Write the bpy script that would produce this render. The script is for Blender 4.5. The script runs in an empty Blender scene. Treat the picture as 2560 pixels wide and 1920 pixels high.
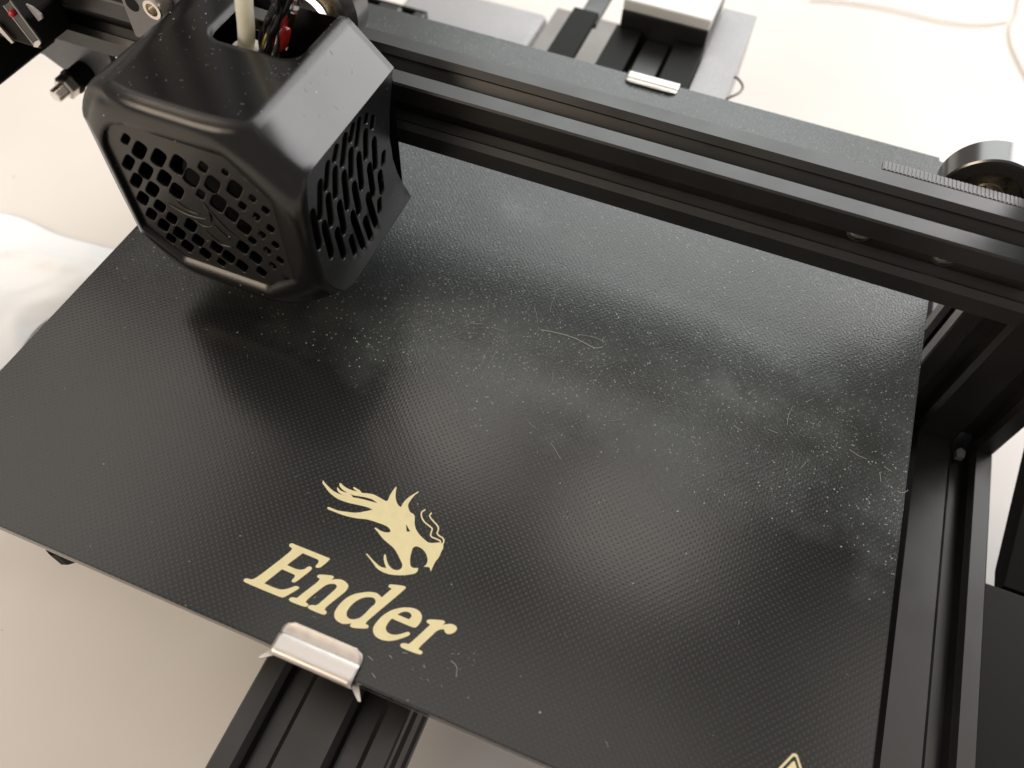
import bpy, bmesh, math, random
from mathutils import Vector, Matrix
random.seed(7)
S = 0.001                                   # the code below is written in millimetres
scene = bpy.context.scene
COL = scene.collection

# ------------------------------------------------------------------ camera
cam = bpy.data.cameras.new('camera'); cam_o = bpy.data.objects.new('camera', cam); COL.objects.link(cam_o)
CAM_ROWS = [[0.9295484, 0.3663274, 0.0417601], [0.3266889, -0.7658257, -0.5538821], [-0.1709213, 0.5285028, -0.8315472]]
CAM_POS = [48.359, -145.517, 179.437]
m = Matrix((CAM_ROWS[0], [-v for v in CAM_ROWS[1]], [-v for v in CAM_ROWS[2]])).transposed().to_4x4()
m.translation = Vector(CAM_POS) * S
cam_o.matrix_world = m
cam.sensor_width = 36.0; cam.sensor_fit = 'HORIZONTAL'
cam.lens = 27.5327
cam.clip_start = 0.01; cam.clip_end = 20
cam.dof.use_dof = True; cam.dof.focus_distance = 0.212; cam.dof.aperture_fstop = 12.5
scene.camera = cam_o

# ------------------------------------------------------------------ light
world = bpy.data.worlds.new('World'); scene.world = world; world.use_nodes = True
wb = world.node_tree.nodes['Background']
wb.inputs[0].default_value = (1.0, 0.90, 0.82, 1); wb.inputs[1].default_value = 0.24
def area_light(name, loc, target, sx, sy, watts, col):
    l = bpy.data.lights.new(name, 'AREA'); l.shape = 'RECTANGLE'; l.size = sx; l.size_y = sy
    l.energy = watts; l.color = col
    o = bpy.data.objects.new(name, l); COL.objects.link(o)
    o.location = loc
    o.rotation_euler = (Vector(target) - Vector(loc)).to_track_quat('-Z', 'Y').to_euler()
    return o
area_light('far_window', (-0.10, 1.45, 1.08), (-0.05, 0.0, 0.0), 1.15, 1.15, 10, (0.95, 1.0, 0.985))
area_light('near_window', (1.05, 1.25, 0.85), (0.0, 0.0, 0.0), 1.1, 0.9, 17, (1.0, 0.97, 0.97))
# added lamps standing for a lit ceiling, gapped to shape the bed's reflections, 1.75 m above the bed
for lx, ly, lw, lh, lp in ((-1.48, 0.35, 1.05, 1.10, 4.6), (-0.44, 0.90, 0.34, 0.36, 1.1), (0.12, 0.80, 0.40, 0.34, 1.3), (1.05, 0.42, 0.70, 0.66, 1.6), (-0.12, 0.02, 1.15, 0.72, 2.3)):
    area_light('ceiling_patch_lamp', (lx, ly, 1.75), (lx, ly - 0.01, 0.0), lw, lh, lp, (1.0, 0.935, 0.86))
area_light('warm_room_lamp', (-0.92, -1.26, 0.85), (-0.05, 0.0, 0.0), 1.0, 0.6, 12.0, (1.0, 0.82, 0.62))
scene.view_settings.view_transform = 'Standard'; scene.view_settings.look = 'None'
scene.view_settings.exposure = 0.5; scene.view_settings.gamma = 1.0

# ------------------------------------------------------------------ materials
def new_mat(name, col, rough=0.5, metal=0.0, ior=1.5, spec=0.5):
    mt = bpy.data.materials.new(name); mt.use_nodes = True
    b = mt.node_tree.nodes['Principled BSDF']
    b.inputs['Base Color'].default_value = (*col, 1); b.inputs['Roughness'].default_value = rough
    b.inputs['Metallic'].default_value = metal; b.inputs['IOR'].default_value = ior
    b.inputs['Specular IOR Level'].default_value = spec
    return mt
class NT:
    def __init__(s, mt):
        s.t = mt.node_tree; s.n = s.t.nodes; s.l = s.t.links; s.b = s.n['Principled BSDF']
        s.tc = s.n.new('ShaderNodeTexCoord')
    def noise(s, scale, detail=3, rough=0.5, vec=None):
        x = s.n.new('ShaderNodeTexNoise'); x.inputs['Scale'].default_value = scale
        x.inputs['Detail'].default_value = detail; x.inputs['Roughness'].default_value = rough
        s.l.new(vec or s.tc.outputs['Object'], x.inputs['Vector']); return x.outputs['Fac']
    def ramp(s, fac, stops):
        x = s.n.new('ShaderNodeValToRGB'); e = x.color_ramp.elements
        while len(e) > 1: e.remove(e[-1])
        e[0].position = stops[0][0]; e[0].color = (*stops[0][1], 1) if isinstance(stops[0][1], tuple) else (stops[0][1],) * 3 + (1,)
        for p, c in stops[1:]:
            k = e.new(p); k.color = (*c, 1) if isinstance(c, tuple) else (c, c, c, 1)
        s.l.new(fac, x.inputs[0]); return x.outputs[0]
    def math(s, op, a, b=None, c=None):
        x = s.n.new('ShaderNodeMath'); x.operation = op
        for i, v in enumerate((a, b, c)):
            if v is None: continue
            if isinstance(v, (int, float)): x.inputs[i].default_value = v
            else: s.l.new(v, x.inputs[i])
        return x.outputs[0]
    def mix(s, fac, a, b):
        x = s.n.new('ShaderNodeMix'); x.data_type = 'RGBA'
        for i, v in ((0, fac), (6, a), (7, b)):
            if isinstance(v, (int, float)): x.inputs[i].default_value = v
            elif isinstance(v, tuple): x.inputs[i].default_value = (*v, 1)
            else: s.l.new(v, x.inputs[i])
        return x.outputs[2]
    def bump(s, h, strength, dist):
        x = s.n.new('ShaderNodeBump'); x.inputs['Strength'].default_value = strength
        x.inputs['Distance'].default_value = dist; s.l.new(h, x.inputs['Height'])
        s.l.new(x.outputs[0], s.b.inputs['Normal']); return x
    def set(s, name, v): s.l.new(v, s.b.inputs[name])

def black_metal(name, base, rough):
    mt = new_mat(name, base, rough, 0.0, 1.62); t = NT(mt)
    f = t.noise(2600, 2, 0.6); g = t.noise(60, 4)
    t.set('Roughness', t.ramp(g, [(0.3, rough - 0.05), (0.7, rough + 0.07)]))
    t.set('Base Color', t.ramp(f, [(0.3, tuple(c * 0.75 for c in base)), (0.75, tuple(c * 1.35 for c in base))]))
    t.bump(f, 0.10, 0.00004); return mt
M_ANOD = black_metal('black_anodised_aluminium', (0.0075, 0.007, 0.007), 0.35)
M_PAINT = black_metal('black_painted_steel', (0.017, 0.017, 0.018), 0.34)
def plastic(name, base, rough, edge=0.0007):
    mt = new_mat(name, base, rough, 0.0, 1.5); t = NT(mt)
    f = t.noise(1700, 2); g = t.noise(45, 4)
    t.set('Roughness', t.ramp(g, [(0.3, rough - 0.04), (0.7, rough + 0.05)]))
    # tiny settled dust specks, thinly scattered
    v = t.n.new('ShaderNodeTexVoronoi'); v.inputs['Scale'].default_value = 900
    t.l.new(t.tc.outputs['Object'], v.inputs['Vector'])
    sp = t.n.new('ShaderNodeSeparateColor'); t.l.new(v.outputs['Color'], sp.inputs[0])
    near = t.math('LESS_THAN', v.outputs['Distance'], 0.16); some = t.math('GREATER_THAN', sp.outputs[0], 0.985)
    k = t.math('MULTIPLY', near, some)
    t.set('Base Color', t.mix(k, base, (0.45, 0.45, 0.43)))
    bp = t.n.new('ShaderNodeBevel'); bp.inputs['Radius'].default_value = edge; bp.samples = 6
    b = t.bump(f, 0.07, 0.00005); t.l.new(bp.outputs[0], b.inputs['Normal']); return mt
M_COVER = plastic('black_abs_plastic', (0.0075, 0.0075, 0.008), 0.18, 0.0022)
M_GRILLE = plastic('black_abs_grille', (0.0085, 0.0085, 0.009), 0.27, 0.0003)
M_MATT = new_mat('matt_black_casing', (0.0045, 0.004, 0.004), 0.55, 0, 1.4, 0.25)
M_DARK = new_mat('dark_plastic', (0.004, 0.004, 0.004), 0.5, 0, 1.4, 0.2)
M_FAN = new_mat('fan_plastic', (0.012, 0.012, 0.013), 0.5, 0, 1.4, 0.3)
def metal(name, col, rough, scale=(40, 2500, 40)):
    mt = new_mat(name, col, rough, 1.0); t = NT(mt)
    mp = t.n.new('ShaderNodeMapping'); mp.inputs['Scale'].default_value = scale
    t.l.new(t.tc.outputs['Object'], mp.inputs[0])
    f = t.noise(1.0, 4, 0.6, mp.outputs[0]); g = t.noise(300, 3)
    t.set('Roughness', t.ramp(g, [(0.3, rough - 0.07), (0.7, rough + 0.1)]))
    t.bump(f, 0.12, 0.00003); return mt
M_STEEL = metal('brushed_stainless', (0.66, 0.63, 0.60), 0.42)
M_SCREW = metal('zinc_screw', (0.72, 0.68, 0.62), 0.26, (300, 300, 300))
M_ALU = metal('bare_aluminium', (0.80, 0.79, 0.76), 0.34)
M_BEARING = metal('bearing_steel', (0.42, 0.38, 0.30), 0.28, (200, 200, 200))
M_TYRE = new_mat('black_pom', (0.022, 0.020, 0.020), 0.22, 0, 2.0)
M_TYRE2 = NT(M_TYRE); M_TYRE2.bump(M_TYRE2.noise(900, 2), 0.06, 0.00004)
M_TUBE = new_mat('ptfe_tube', (0.97, 0.90, 0.79), 0.28); M_TUBE.node_tree.nodes['Principled BSDF'].inputs['Subsurface Weight'].default_value = 1.0
M_TUBE.node_tree.nodes['Principled BSDF'].inputs['Subsurface Scale'].default_value = 1.0
M_TUBE.node_tree.nodes['Principled BSDF'].inputs['Subsurface Radius'].default_value = (0.006, 0.005, 0.0035)
M_COUPLER = new_mat('cream_collar', (0.84, 0.77, 0.68), 0.4)
M_WIRE_K = new_mat('black_wire', (0.010, 0.010, 0.010), 0.16)
M_WIRE_R = new_mat('red_wire', (0.30, 0.014, 0.009), 0.16)
M_WIRE_Y = new_mat('yellow_wire', (0.28, 0.20, 0.03), 0.2)
M_SLEEVE = new_mat('clear_sleeve', (0.9, 0.9, 0.9), 0.06); M_SLEEVE.node_tree.nodes['Principled BSDF'].inputs['Transmission Weight'].default_value = 1.0
M_SLEEVE.node_tree.nodes['Principled BSDF'].inputs['IOR'].default_value = 1.25
M_LED = new_mat('red_plastic', (0.45, 0.01, 0.02), 0.3)
M_GOLD = new_mat('pale_gold_print', (0.68, 0.60, 0.34), 0.42, 0.0)
tg = NT(M_GOLD); tg.set('Base Color', tg.ramp(tg.noise(420, 3), [(0.3, (0.66, 0.585, 0.335)), (0.7, (0.71, 0.635, 0.37))])); tg.bump(tg.noise(1500, 2), 0.10, 0.00004)
M_FIBRE = new_mat('dust_fibre', (0.36, 0.38, 0.37), 0.6)
M_GREYSHEET = black_metal('grey_coated_steel', (0.33, 0.325, 0.34), 0.30)
M_CHIP = new_mat('grey_plastic', (0.16, 0.155, 0.17), 0.5)
M_PANEL = black_metal('grey_brown_steel', (0.20, 0.185, 0.17), 0.4)
M_PLATE = black_metal('grey_black_plate', (0.13, 0.13, 0.138), 0.30)
M_BELT = new_mat('drive_belt_rubber', (0.13, 0.13, 0.135), 0.3)

# white table top with faint unevenness and the odd mark
M_TABLE = new_mat('white_table_top', (0.74, 0.70, 0.655), 0.45); t = NT(M_TABLE)
t.set('Base Color', t.ramp(t.noise(9, 4), [(0.3, (0.715, 0.675, 0.635)), (0.7, (0.765, 0.73, 0.69))]))
t.bump(t.noise(500, 3), 0.05, 0.0002)
vo = t.n.new('ShaderNodeTexVoronoi'); vo.inputs['Scale'].default_value = 45; t.l.new(t.tc.outputs['Object'], vo.inputs['Vector'])
sc_ = t.n.new('ShaderNodeSeparateColor'); t.l.new(vo.outputs['Color'], sc_.inputs[0])
spk = t.math('MULTIPLY', t.math('LESS_THAN', t.math('ADD', vo.outputs['Distance'], t.math('MULTIPLY', t.noise(900, 2), 0.04)), 0.052), t.math('GREATER_THAN', sc_.outputs[0], 0.80))
old = t.b.inputs['Base Color'].links[0].from_socket
t.set('Base Color', t.mix(t.math('MULTIPLY', spk, 0.45), old, (0.25, 0.20, 0.15)))
M_BAG = new_mat('white_plastic_film', (0.92, 0.925, 0.93), 0.35); t = NT(M_BAG)
t.bump(t.noise(45, 3), 0.12, 0.003)
M_WHITE = new_mat('window_lit_white', (0.82, 0.84, 0.82), 0.3)
M_LOOP = new_mat('brown_wire', (0.10, 0.07, 0.055), 0.35)
M_CORD = new_mat('beige_cord', (0.90, 0.86, 0.80), 0.5)
M_CABLE = new_mat('pale_cable', (0.80, 0.71, 0.64), 0.4)

# coated glass bed: dark, semi-gloss, fine raised dots on a diagonal lattice, dusty
def glass_material():
    mt = new_mat('coated_black_glass', (0.013, 0.0135, 0.0135), 0.24, 0.0, 1.5); t = NT(mt)
    geo = t.n.new('ShaderNodeSeparateXYZ'); t.l.new(t.tc.outputs['Object'], geo.inputs[0])
    px, py = 0.00082, 0.00085
    def dots(ox, oy):
        u = t.math('ABSOLUTE', t.math('SUBTRACT', t.math('FRACT', t.math('ADD', t.math('DIVIDE', geo.outputs[0], 2 * px), ox)), 0.5))
        v = t.math('ABSOLUTE', t.math('SUBTRACT', t.math('FRACT', t.math('ADD', t.math('DIVIDE', geo.outputs[1], 2 * py), oy)), 0.5))
        return t.math('SQRT', t.math('ADD', t.math('MULTIPLY', u, u), t.math('MULTIPLY', v, v)))
    d = t.math('MINIMUM', dots(0, 0), dots(0.5, 0.5))            # 0 at a dot's centre, in units of 2 pitches
    dot = t.ramp(d, [(0.0, 1.0), (0.10, 0.85), (0.19, 0.15), (0.26, 0.0)])
    smear = t.noise(22, 5, 0.6); fine = t.noise(1500, 2, 0.6); mid = t.noise(130, 5, 0.7)
    patch = t.ramp(t.noise(11, 3), [(0.40, 0.0), (0.68, 1.0)])
    # dust grains, with the window's sparkle painted into their pale colour
    v = t.n.new('ShaderNodeTexVoronoi'); v.inputs['Scale'].default_value = 2300
    t.l.new(t.tc.outputs['Object'], v.inputs['Vector'])
    sp = t.n.new('ShaderNodeSeparateColor'); t.l.new(v.outputs['Color'], sp.inputs[0])
    near = t.math('LESS_THAN', v.outputs['Distance'], t.math('MULTIPLY_ADD', t.math('POWER', sp.outputs[1], 2.0), 0.46, 0.10))
    # the far half gets more dust and more painted sparkle
    half = t.ramp(t.math('ADD', geo.outputs[1], t.math('MULTIPLY', t.math('SUBTRACT', smear, 0.5), 0.09)), [(0.0, 0.0), (0.5, 1.0)])
    mr = t.n.new('ShaderNodeMapRange'); mr.inputs['From Min'].default_value = -0.048; mr.inputs['From Max'].default_value = -0.008
    t.l.new(t.math('ADD', geo.outputs[1], t.math('MULTIPLY', t.math('SUBTRACT', smear, 0.5), 0.09)), mr.inputs[0])
    thr = t.math('SUBTRACT', 0.9985, t.math('MULTIPLY', mr.outputs[0], t.math('MULTIPLY_ADD', patch, 0.62, 0.16)))
    grain = t.math('MULTIPLY', near, t.math('GREATER_THAN', sp.outputs[0], thr))
    base = t.mix(dot, (0.0125, 0.013, 0.013), (0.024, 0.024, 0.023))
    veil = t.math('MULTIPLY', mr.outputs[0], t.math('MULTIPLY_ADD', t.math('MULTIPLY', mid, patch), 0.15, 0.066))
    for sx_, sy_, rx_, ry_, am in ((-12.0, 33.0, 9, 6, 0.16), (85, 5.5, 26, 7, 0.10), (66, -9, 22, 8, 0.10), (40, 16, 30, 7, 0.05)):
        ux = t.math('DIVIDE', t.math('SUBTRACT', geo.outputs[0], sx_ * 0.001), rx_ * 0.001); uy = t.math('DIVIDE', t.math('SUBTRACT', t.math('MULTIPLY_ADD', geo.outputs[0], 0.25, geo.outputs[1]), (sy_ + 0.25 * sx_) * 0.001), ry_ * 0.001)
        g_ = t.math('EXPONENT', t.math('MULTIPLY', t.math('ADD', t.math('MULTIPLY', ux, ux), t.math('MULTIPLY', uy, uy)), -1.0))
        veil = t.math('MULTIPLY_ADD', t.math('MULTIPLY', g_, t.math('POWER', mid, 2.0)), am * 2.2, veil)
    base = t.mix(veil, base, (0.50, 0.585, 0.60))
    base = t.mix(t.math('MULTIPLY', grain, t.math('MULTIPLY_ADD', t.math('POWER', sp.outputs[2], 3.0), 0.50, 0.06)), base, (0.62, 0.66, 0.64))
    t.set('Base Color', base)
    rg = t.ramp(smear, [(0.25, 0.17), (0.75, 0.24)])
    t.set('Roughness', t.math('ADD', t.math('MULTIPLY', grain, 0.3), t.math('MULTIPLY_ADD', mr.outputs[0], 0.05, rg)))
    h = t.math('ADD', t.math('MULTIPLY', dot, t.math('MULTIPLY_ADD', mr.outputs[0], 0.9, 1.0)), t.math('MULTIPLY', fine, t.math('MULTIPLY_ADD', mr.outputs[0], 8.0, 0.35)))
    t.bump(h, 0.29, 0.00005)
    return mt
M_GLASS = glass_material()
M_GLASS_EDGE = new_mat('dark_glass_edge', (0.016, 0.018, 0.017), 0.2)

# ------------------------------------------------------------------ helpers
def obj(name, bm, mat, parent=None, smooth=False, sharp=35, loc=None):
    me = bpy.data.meshes.new(name); bmesh.ops.recalc_face_normals(bm, faces=bm.faces[:]); bm.to_mesh(me); bm.free()
    return link_mesh(name, me, mat, parent, smooth, sharp)
def link_mesh(name, me, mat, parent=None, smooth=False, sharp=35):
    me.materials.clear()
    for q in (mat if isinstance(mat, (list, tuple)) else [mat]): me.materials.append(q)
    if smooth:
        me.polygons.foreach_set('use_smooth', [True] * len(me.polygons)); me.set_sharp_from_angle(angle=math.radians(sharp))
    o = bpy.data.objects.new(name, me); COL.objects.link(o)
    if parent:
        o.parent = parent; o.matrix_parent_inverse = Matrix.Translation(-parent.location) if parent.rotation_euler.x == parent.rotation_euler.y == parent.rotation_euler.z == 0 else parent.matrix_basis.inverted()
    return o
def tag(o, label=None, cat=None, group=None, kind=None):
    for k, v in (('label', label), ('category', cat), ('group', group), ('kind', kind)):
        if v: o[k] = v
    return o
def thing(name, loc, label, cat, group=None):
    o = bpy.data.objects.new(name, None); COL.objects.link(o); o.location = Vector(loc) * S
    o.empty_display_size = 0.01
    return tag(o, label, cat, group)
def V(*p): return Vector(p) * S
def box(bm, x0, x1, y0, y1, z0, z1, bevel=0.0):
    r = bmesh.ops.create_cube(bm, size=1.0)
    for v in r['verts']:
        v.co = Vector(((x0 + x1) / 2 + v.co.x * (x1 - x0), (y0 + y1) / 2 + v.co.y * (y1 - y0), (z0 + z1) / 2 + v.co.z * (z1 - z0))) * S
    if bevel:
        es = {e for v in r['verts'] for e in v.link_edges}
        bmesh.ops.bevel(bm, geom=list(es), offset=bevel * S, segments=2, affect='EDGES', profile=0.5)
def prism(bm, poly, axis, a, b):
    """extrude a 2-D polygon (mm) along axis from a to b; the polygon lies in the other two axes in order"""
    def P(q, s): return {'x': V(s, q[0], q[1]), 'y': V(q[0], s, q[1]), 'z': V(q[0], q[1], s)}[axis]
    A = [bm.verts.new(P(q, a)) for q in poly]; B = [bm.verts.new(P(q, b)) for q in poly]
    n = len(poly)
    for i in range(n): bm.faces.new((A[i], A[(i + 1) % n], B[(i + 1) % n], B[i]))
    bm.faces.new(A); bm.faces.new(B[::-1])
def lathe(bm, prof, centre, axis='y', seg=64):
    """profile of (position along axis, radius), closed at both ends when the radius is 0"""
    rings = []
    for s, r in prof:
        if r < 1e-6:
            d = {'x': (s, 0, 0), 'y': (0, s, 0), 'z': (0, 0, s)}[axis]
            rings.append([bm.verts.new(V(*(centre[i] + d[i] for i in range(3))))])
        else:
            ring = []
            for k in range(seg):
                a = 2 * math.pi * k / seg; c, q = r * math.cos(a), r * math.sin(a)
                d = {'x': (s, c, q), 'y': (c, s, q), 'z': (c, q, s)}[axis]
                ring.append(bm.verts.new(V(*(centre[i] + d[i] for i in range(3)))))
            rings.append(ring)
    for A, B in zip(rings, rings[1:]):
        for k in range(seg):
            j = (k + 1) % seg
            if len(A) == 1 and len(B) == 1: break
            if len(A) == 1: bm.faces.new((A[0], B[k], B[j]))
            elif len(B) == 1: bm.faces.new((A[k], A[j], B[0]))
            else: bm.faces.new((A[k], A[j], B[j], B[k]))
def tube(bm, pts, r, seg=12, closed_ends=True):
    pts = [Vector(p) for p in pts]; n = len(pts); rings = []
    up = None
    for i, p in enumerate(pts):
        d = (pts[min(i + 1, n - 1)] - pts[max(i - 1, 0)]).normalized()
        if up is None: up = d.orthogonal().normalized()
        up = (up - d * up.dot(d)).normalized(); w = d.cross(up)
        rr = r(i / (n - 1)) if callable(r) else r
        rings.append([bm.verts.new((p + (up * math.cos(2 * math.pi * k / seg) + w * math.sin(2 * math.pi * k / seg)) * rr) * S) for k in range(seg)])
    for A, B in zip(rings, rings[1:]):
        for k in range(seg): bm.faces.new((A[k], A[(k + 1) % seg], B[(k + 1) % seg], B[k]))
    if closed_ends: bm.faces.new(rings[0][::-1]); bm.faces.new(rings[-1])
def smooth_path(pts, sub=6, closed=False):
    """Catmull-Rom; points with a third/4th flag of 1 stay corners (2-D only)"""
    out = []; n = len(pts)
    def g(i): return pts[i % n] if closed else pts[max(0, min(n - 1, i))]
    for i in range(n if closed else n - 1):
        p0, p1, p2, p3 = g(i - 1), g(i), g(i + 1), g(i + 2)
        k = len(p1) if len(p1) == 3 and not closed else 2
        c1 = closed and p1[2]; c2 = closed and p2[2]
        dim = 2 if closed else len(p1)
        # chord-scaled tangents keep long straight sides straight
        def dist(a, b): return max(1e-6, math.sqrt(sum((a[q] - b[q]) ** 2 for q in range(dim))))
        d1 = dist(p1, p2); a0 = dist(p0, p1); a2 = dist(p2, p3)
        for s in range(sub):
            u = s / sub; co = []
            for q in range(dim):
                t1 = 0 if c1 else ((p2[q] - p1[q]) / d1 * a0 + (p1[q] - p0[q]) / a0 * d1) / (a0 + d1) * min(d1, 1.5 * a0)
                t2 = 0 if c2 else ((p3[q] - p2[q]) / a2 * d1 + (p2[q] - p1[q]) / d1 * a2) / (a2 + d1) * min(d1, 1.5 * a2)
                h = (2 * u**3 - 3 * u**2 + 1) * p1[q] + (u**3 - 2 * u**2 + u) * t1 + (-2 * u**3 + 3 * u**2) * p2[q] + (u**3 - u**2) * t2
                co.append(h)
            out.append(tuple(co))
    if not closed: out.append(tuple(pts[-1][:dim]))
    return out
def filled(polys, thick, bevel=0.0, name='tmp'):
    """mesh of a flat outline with holes, lying in XY (mm), from z=-thick to 0 (edge rounded by bevel)"""
    cu = bpy.data.curves.new(name, 'CURVE'); cu.dimensions = '2D'; cu.fill_mode = 'BOTH'
    cu.extrude = max(0.0, thick / 2 - bevel) * S; cu.bevel_depth = bevel * S; cu.bevel_resolution = 1; cu.offset = -bevel * S
    for p in polys:
        sp = cu.splines.new('POLY'); sp.points.add(len(p) - 1); sp.use_cyclic_u = True
        for q, c in zip(sp.points, p): q.co = (c[0] * S, c[1] * S, 0, 1)
    o = bpy.data.objects.new(name, cu); COL.objects.link(o)
    dg = bpy.context.evaluated_depsgraph_get(); dg.update()
    me = bpy.data.meshes.new_from_object(o.evaluated_get(dg)); bpy.data.objects.remove(o); bpy.data.curves.remove(cu)
    me.transform(Matrix.Translation((0, 0, -thick / 2 * S)))
    return me
def v_slot_profile(w, h, slots_w, slots_h):
    """outline of an aluminium V-slot extrusion, centred; slot centres along the width sides and the height sides"""
    def side(length, slots):
        pts = [(-length / 2 + 0.5, 0)]
        for c in slots:
            pts += [(c - 4.6, 0), (c - 3.1, 1.6), (c - 3.1, 2.0), (c - 5.2, 2.0), (c - 5.2, 2.7), (c - 2.8, 5.6),
                    (c + 2.8, 5.6), (c + 5.2, 2.7), (c + 5.2, 2.0), (c + 3.1, 2.0), (c + 3.1, 1.6), (c + 4.6, 0)]
        return pts + [(length / 2 - 0.5, 0)]
    out = []
    for s, d in side(w, slots_w): out.append((s, h / 2 - d))
    for s, d in side(h, slots_h): out.append((w / 2 - d, -s))
    for s, d in side(w, slots_w): out.append((-s, -h / 2 + d))
    for s, d in side(h, slots_h): out.append((-w / 2 + d, s))
    return out

# ------------------------------------------------------------------ table
TZ = -106.0
bm = bmesh.new(); box(bm, -1100, 1100, -600, 1500, TZ - 25, TZ)
table = tag(obj('table_top', bm, M_TABLE), 'white table top under the whole machine', 'table', kind='structure')

# ------------------------------------------------------------------ frame: base beams, uprights, centre rail
def extrusion(name, axis, poly, a, b, mat, parent):
    bm = bmesh.new(); prism(bm, poly, axis, a, b); return obj(name, bm, mat, parent)
def off(poly, dx, dy): return [(x + dx, y + dy) for x, y in poly]
P4040 = v_slot_profile(40, 40, (-10, 10), (-10, 10)); P4020 = v_slot_profile(40, 20, (-10, 10), (0,)); P2020 = v_slot_profile(20, 20, (0,), (0,))
for sx, where in ((1, 'right'), (-1, 'left')):
    b = thing('base_beam', (sx * 145.5, 0, -74), 'black slotted base beam along the %s side of the bed, an upright standing on it' % where, 'beam', 'slotted beams of the machine base')
    e = extrusion('profile', 'y', off(P4040, sx * 145.5, -74), -90, 172 if sx > 0 else 200, M_ANOD, b)
    bm = bmesh.new(); y1 = 172.2 if sx > 0 else 200.2; box(bm, sx * 145.5 - 20, sx * 145.5 + 20, y1, y1 + 2.3, -94, -54, 0.6); obj('end_cap', bm, M_DARK, b)
    for yy in (-70, 150):
        bm = bmesh.new(); lathe(bm, [(TZ + 0.1, 0), (TZ + 0.1, 13), (-95, 15), (-94.2, 15), (-94.2, 0)], (sx * 145.5, yy, 0), 'z', 32); obj('foot', bm, M_DARK, b, True)
    u = thing('upright', (sx * 145.4, 51, -54), 'tall black slotted upright behind the crossbeam on the %s' % where, 'upright', 'uprights of the machine frame')
    extrusion('profile', 'z', off(P4020, sx * 145.4, 50.8), -53.9, 395, M_ANOD, u)
    if sx > 0:   # a small pale chip of plastic at the foot of the right upright
        bm = bmesh.new(); prism(bm, [(154.2, 36.6), (156.6, 36.8), (157.0, 39.6), (155.4, 40.6), (153.9, 39.2)], 'z', -57.5, -55.2)
        tag(obj('plastic_chip', bm, M_CHIP, None), 'small grey chip lying in the beam slot at the foot of the right upright', 'chip')
tb = thing('top_beam', (0, 51, 405), 'black slotted beam joining the tops of both uprights', 'beam')
extrusion('profile', 'x', off(P2020, 50.8, 405.2), -165.5, 165.5, M_ANOD, tb)

rail = thing('centre_rail', (-2, 0, -50), 'wide black double-slotted rail running front to back under the glass bed', 'rail')
extrusion('profile', 'y', off(P4040, -2, -50), -212, 189, M_ANOD, rail)
for yy in (-40, 120):
    bm = bmesh.new(); box(bm, -60, 56, yy - 20, yy + 20, -94, -70.2, 0.5); obj('cross_foot', bm, M_ANOD, rail)
    for fx in (-40, 36):
        bm = bmesh.new(); lathe(bm, [(TZ + 0.1, 0), (TZ + 0.1, 9), (-94.2, 10), (-94.2, 0)], (fx, yy, 0), 'z', 24); obj('foot', bm, M_DARK, rail, True)

# ------------------------------------------------------------------ crossbeam (gantry)
TILT = Matrix.Rotation(math.atan(0.0086), 4, 'Z') @ Matrix.Rotation(math.atan(0.0052), 4, 'Y')
gz = thing('crossbeam', (0, 25.2, 38.8), 'black slotted crossbeam spanning over the bed behind the print head', 'beam')
extrusion('profile', 'x', off(P2020, 25.2, 38.8), -215, 128, M_ANOD, gz)
for sx_, yy in ((83.5, 15.2 + 5.2), (104.5, 15.2 + 5.2)):
    bm = bmesh.new(); lathe(bm, [(1.0, 0), (1.0, 3.2), (-1.2, 3.2), (-2.2, 2.0), (-2.5, 0)], (sx_, yy, 41.0), 'y', 24)
    obj('screw', bm, M_SCREW, gz, True)
gz.rotation_euler = TILT.to_euler()

# drive belt behind the crossbeam
bt = thing('drive_belt', (120, 38, 46), 'toothed drive belt lying along the rear edge of the crossbeam by the guide wheel', 'belt')
bm = bmesh.new(); box(bm, 84, 190, 36.3, 39.6, 46.9, 48.0); obj('belt_band', bm, M_BELT, bt)
bm = bmesh.new()
x = 84.3
while x < 190: box(bm, x, x + 0.55, 36.4, 39.5, 48.0, 48.2); x += 1.0
o = obj('belt_teeth', bm, M_BELT, bt); o['kind'] = 'stuff'

# guide wheels
def wheel_parts(par, c, fside):
    bm = bmesh.new(); lathe(bm, [(-5.1, 8.05), (-5.1, 9.9), (-3.0, 12.1), (3.0, 12.1), (5.1, 9.9), (5.1, 8.05)] if fside else [(-5.1, 8.05), (-5.1, 11.6), (-4.7, 12.05), (3.0, 12.15), (5.1, 9.9), (5.1, 8.05)], c, 'y', 96)
    lathe(bm, [(-3.9, 8.1), (-3.9, 9.0), (-5.05, 9.2)], c, 'y', 96)
    obj('tyre', bm, M_TYRE, par, True, 30)
    bm = bmesh.new(); lathe(bm, [(5.0, 8.0), (-4.0, 8.0), (-4.4, 7.6), (-4.4, 6.4), (-3.8, 6.3), (-3.8, 4.0), (-4.5, 3.8), (-4.5, 2.5), (5.0, 2.5)], c, 'y', 64); obj('bearing', bm, M_BEARING, par, True, 30)
    bm = bmesh.new(); lathe(bm, [(-8.5, 0), (-8.5, 2.2), (-8.2, 2.45), (9, 2.45), (9, 0)], c, 'y', 32); obj('axle', bm, M_SCREW, par, True, 30)
gw = thing('guide_wheel', (113, 51, 40.6), 'black guide wheel with a brass-coloured bearing against the right upright', 'wheel')
wheel_parts(gw, (112.9, 51.1, 40.6), False)

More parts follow.
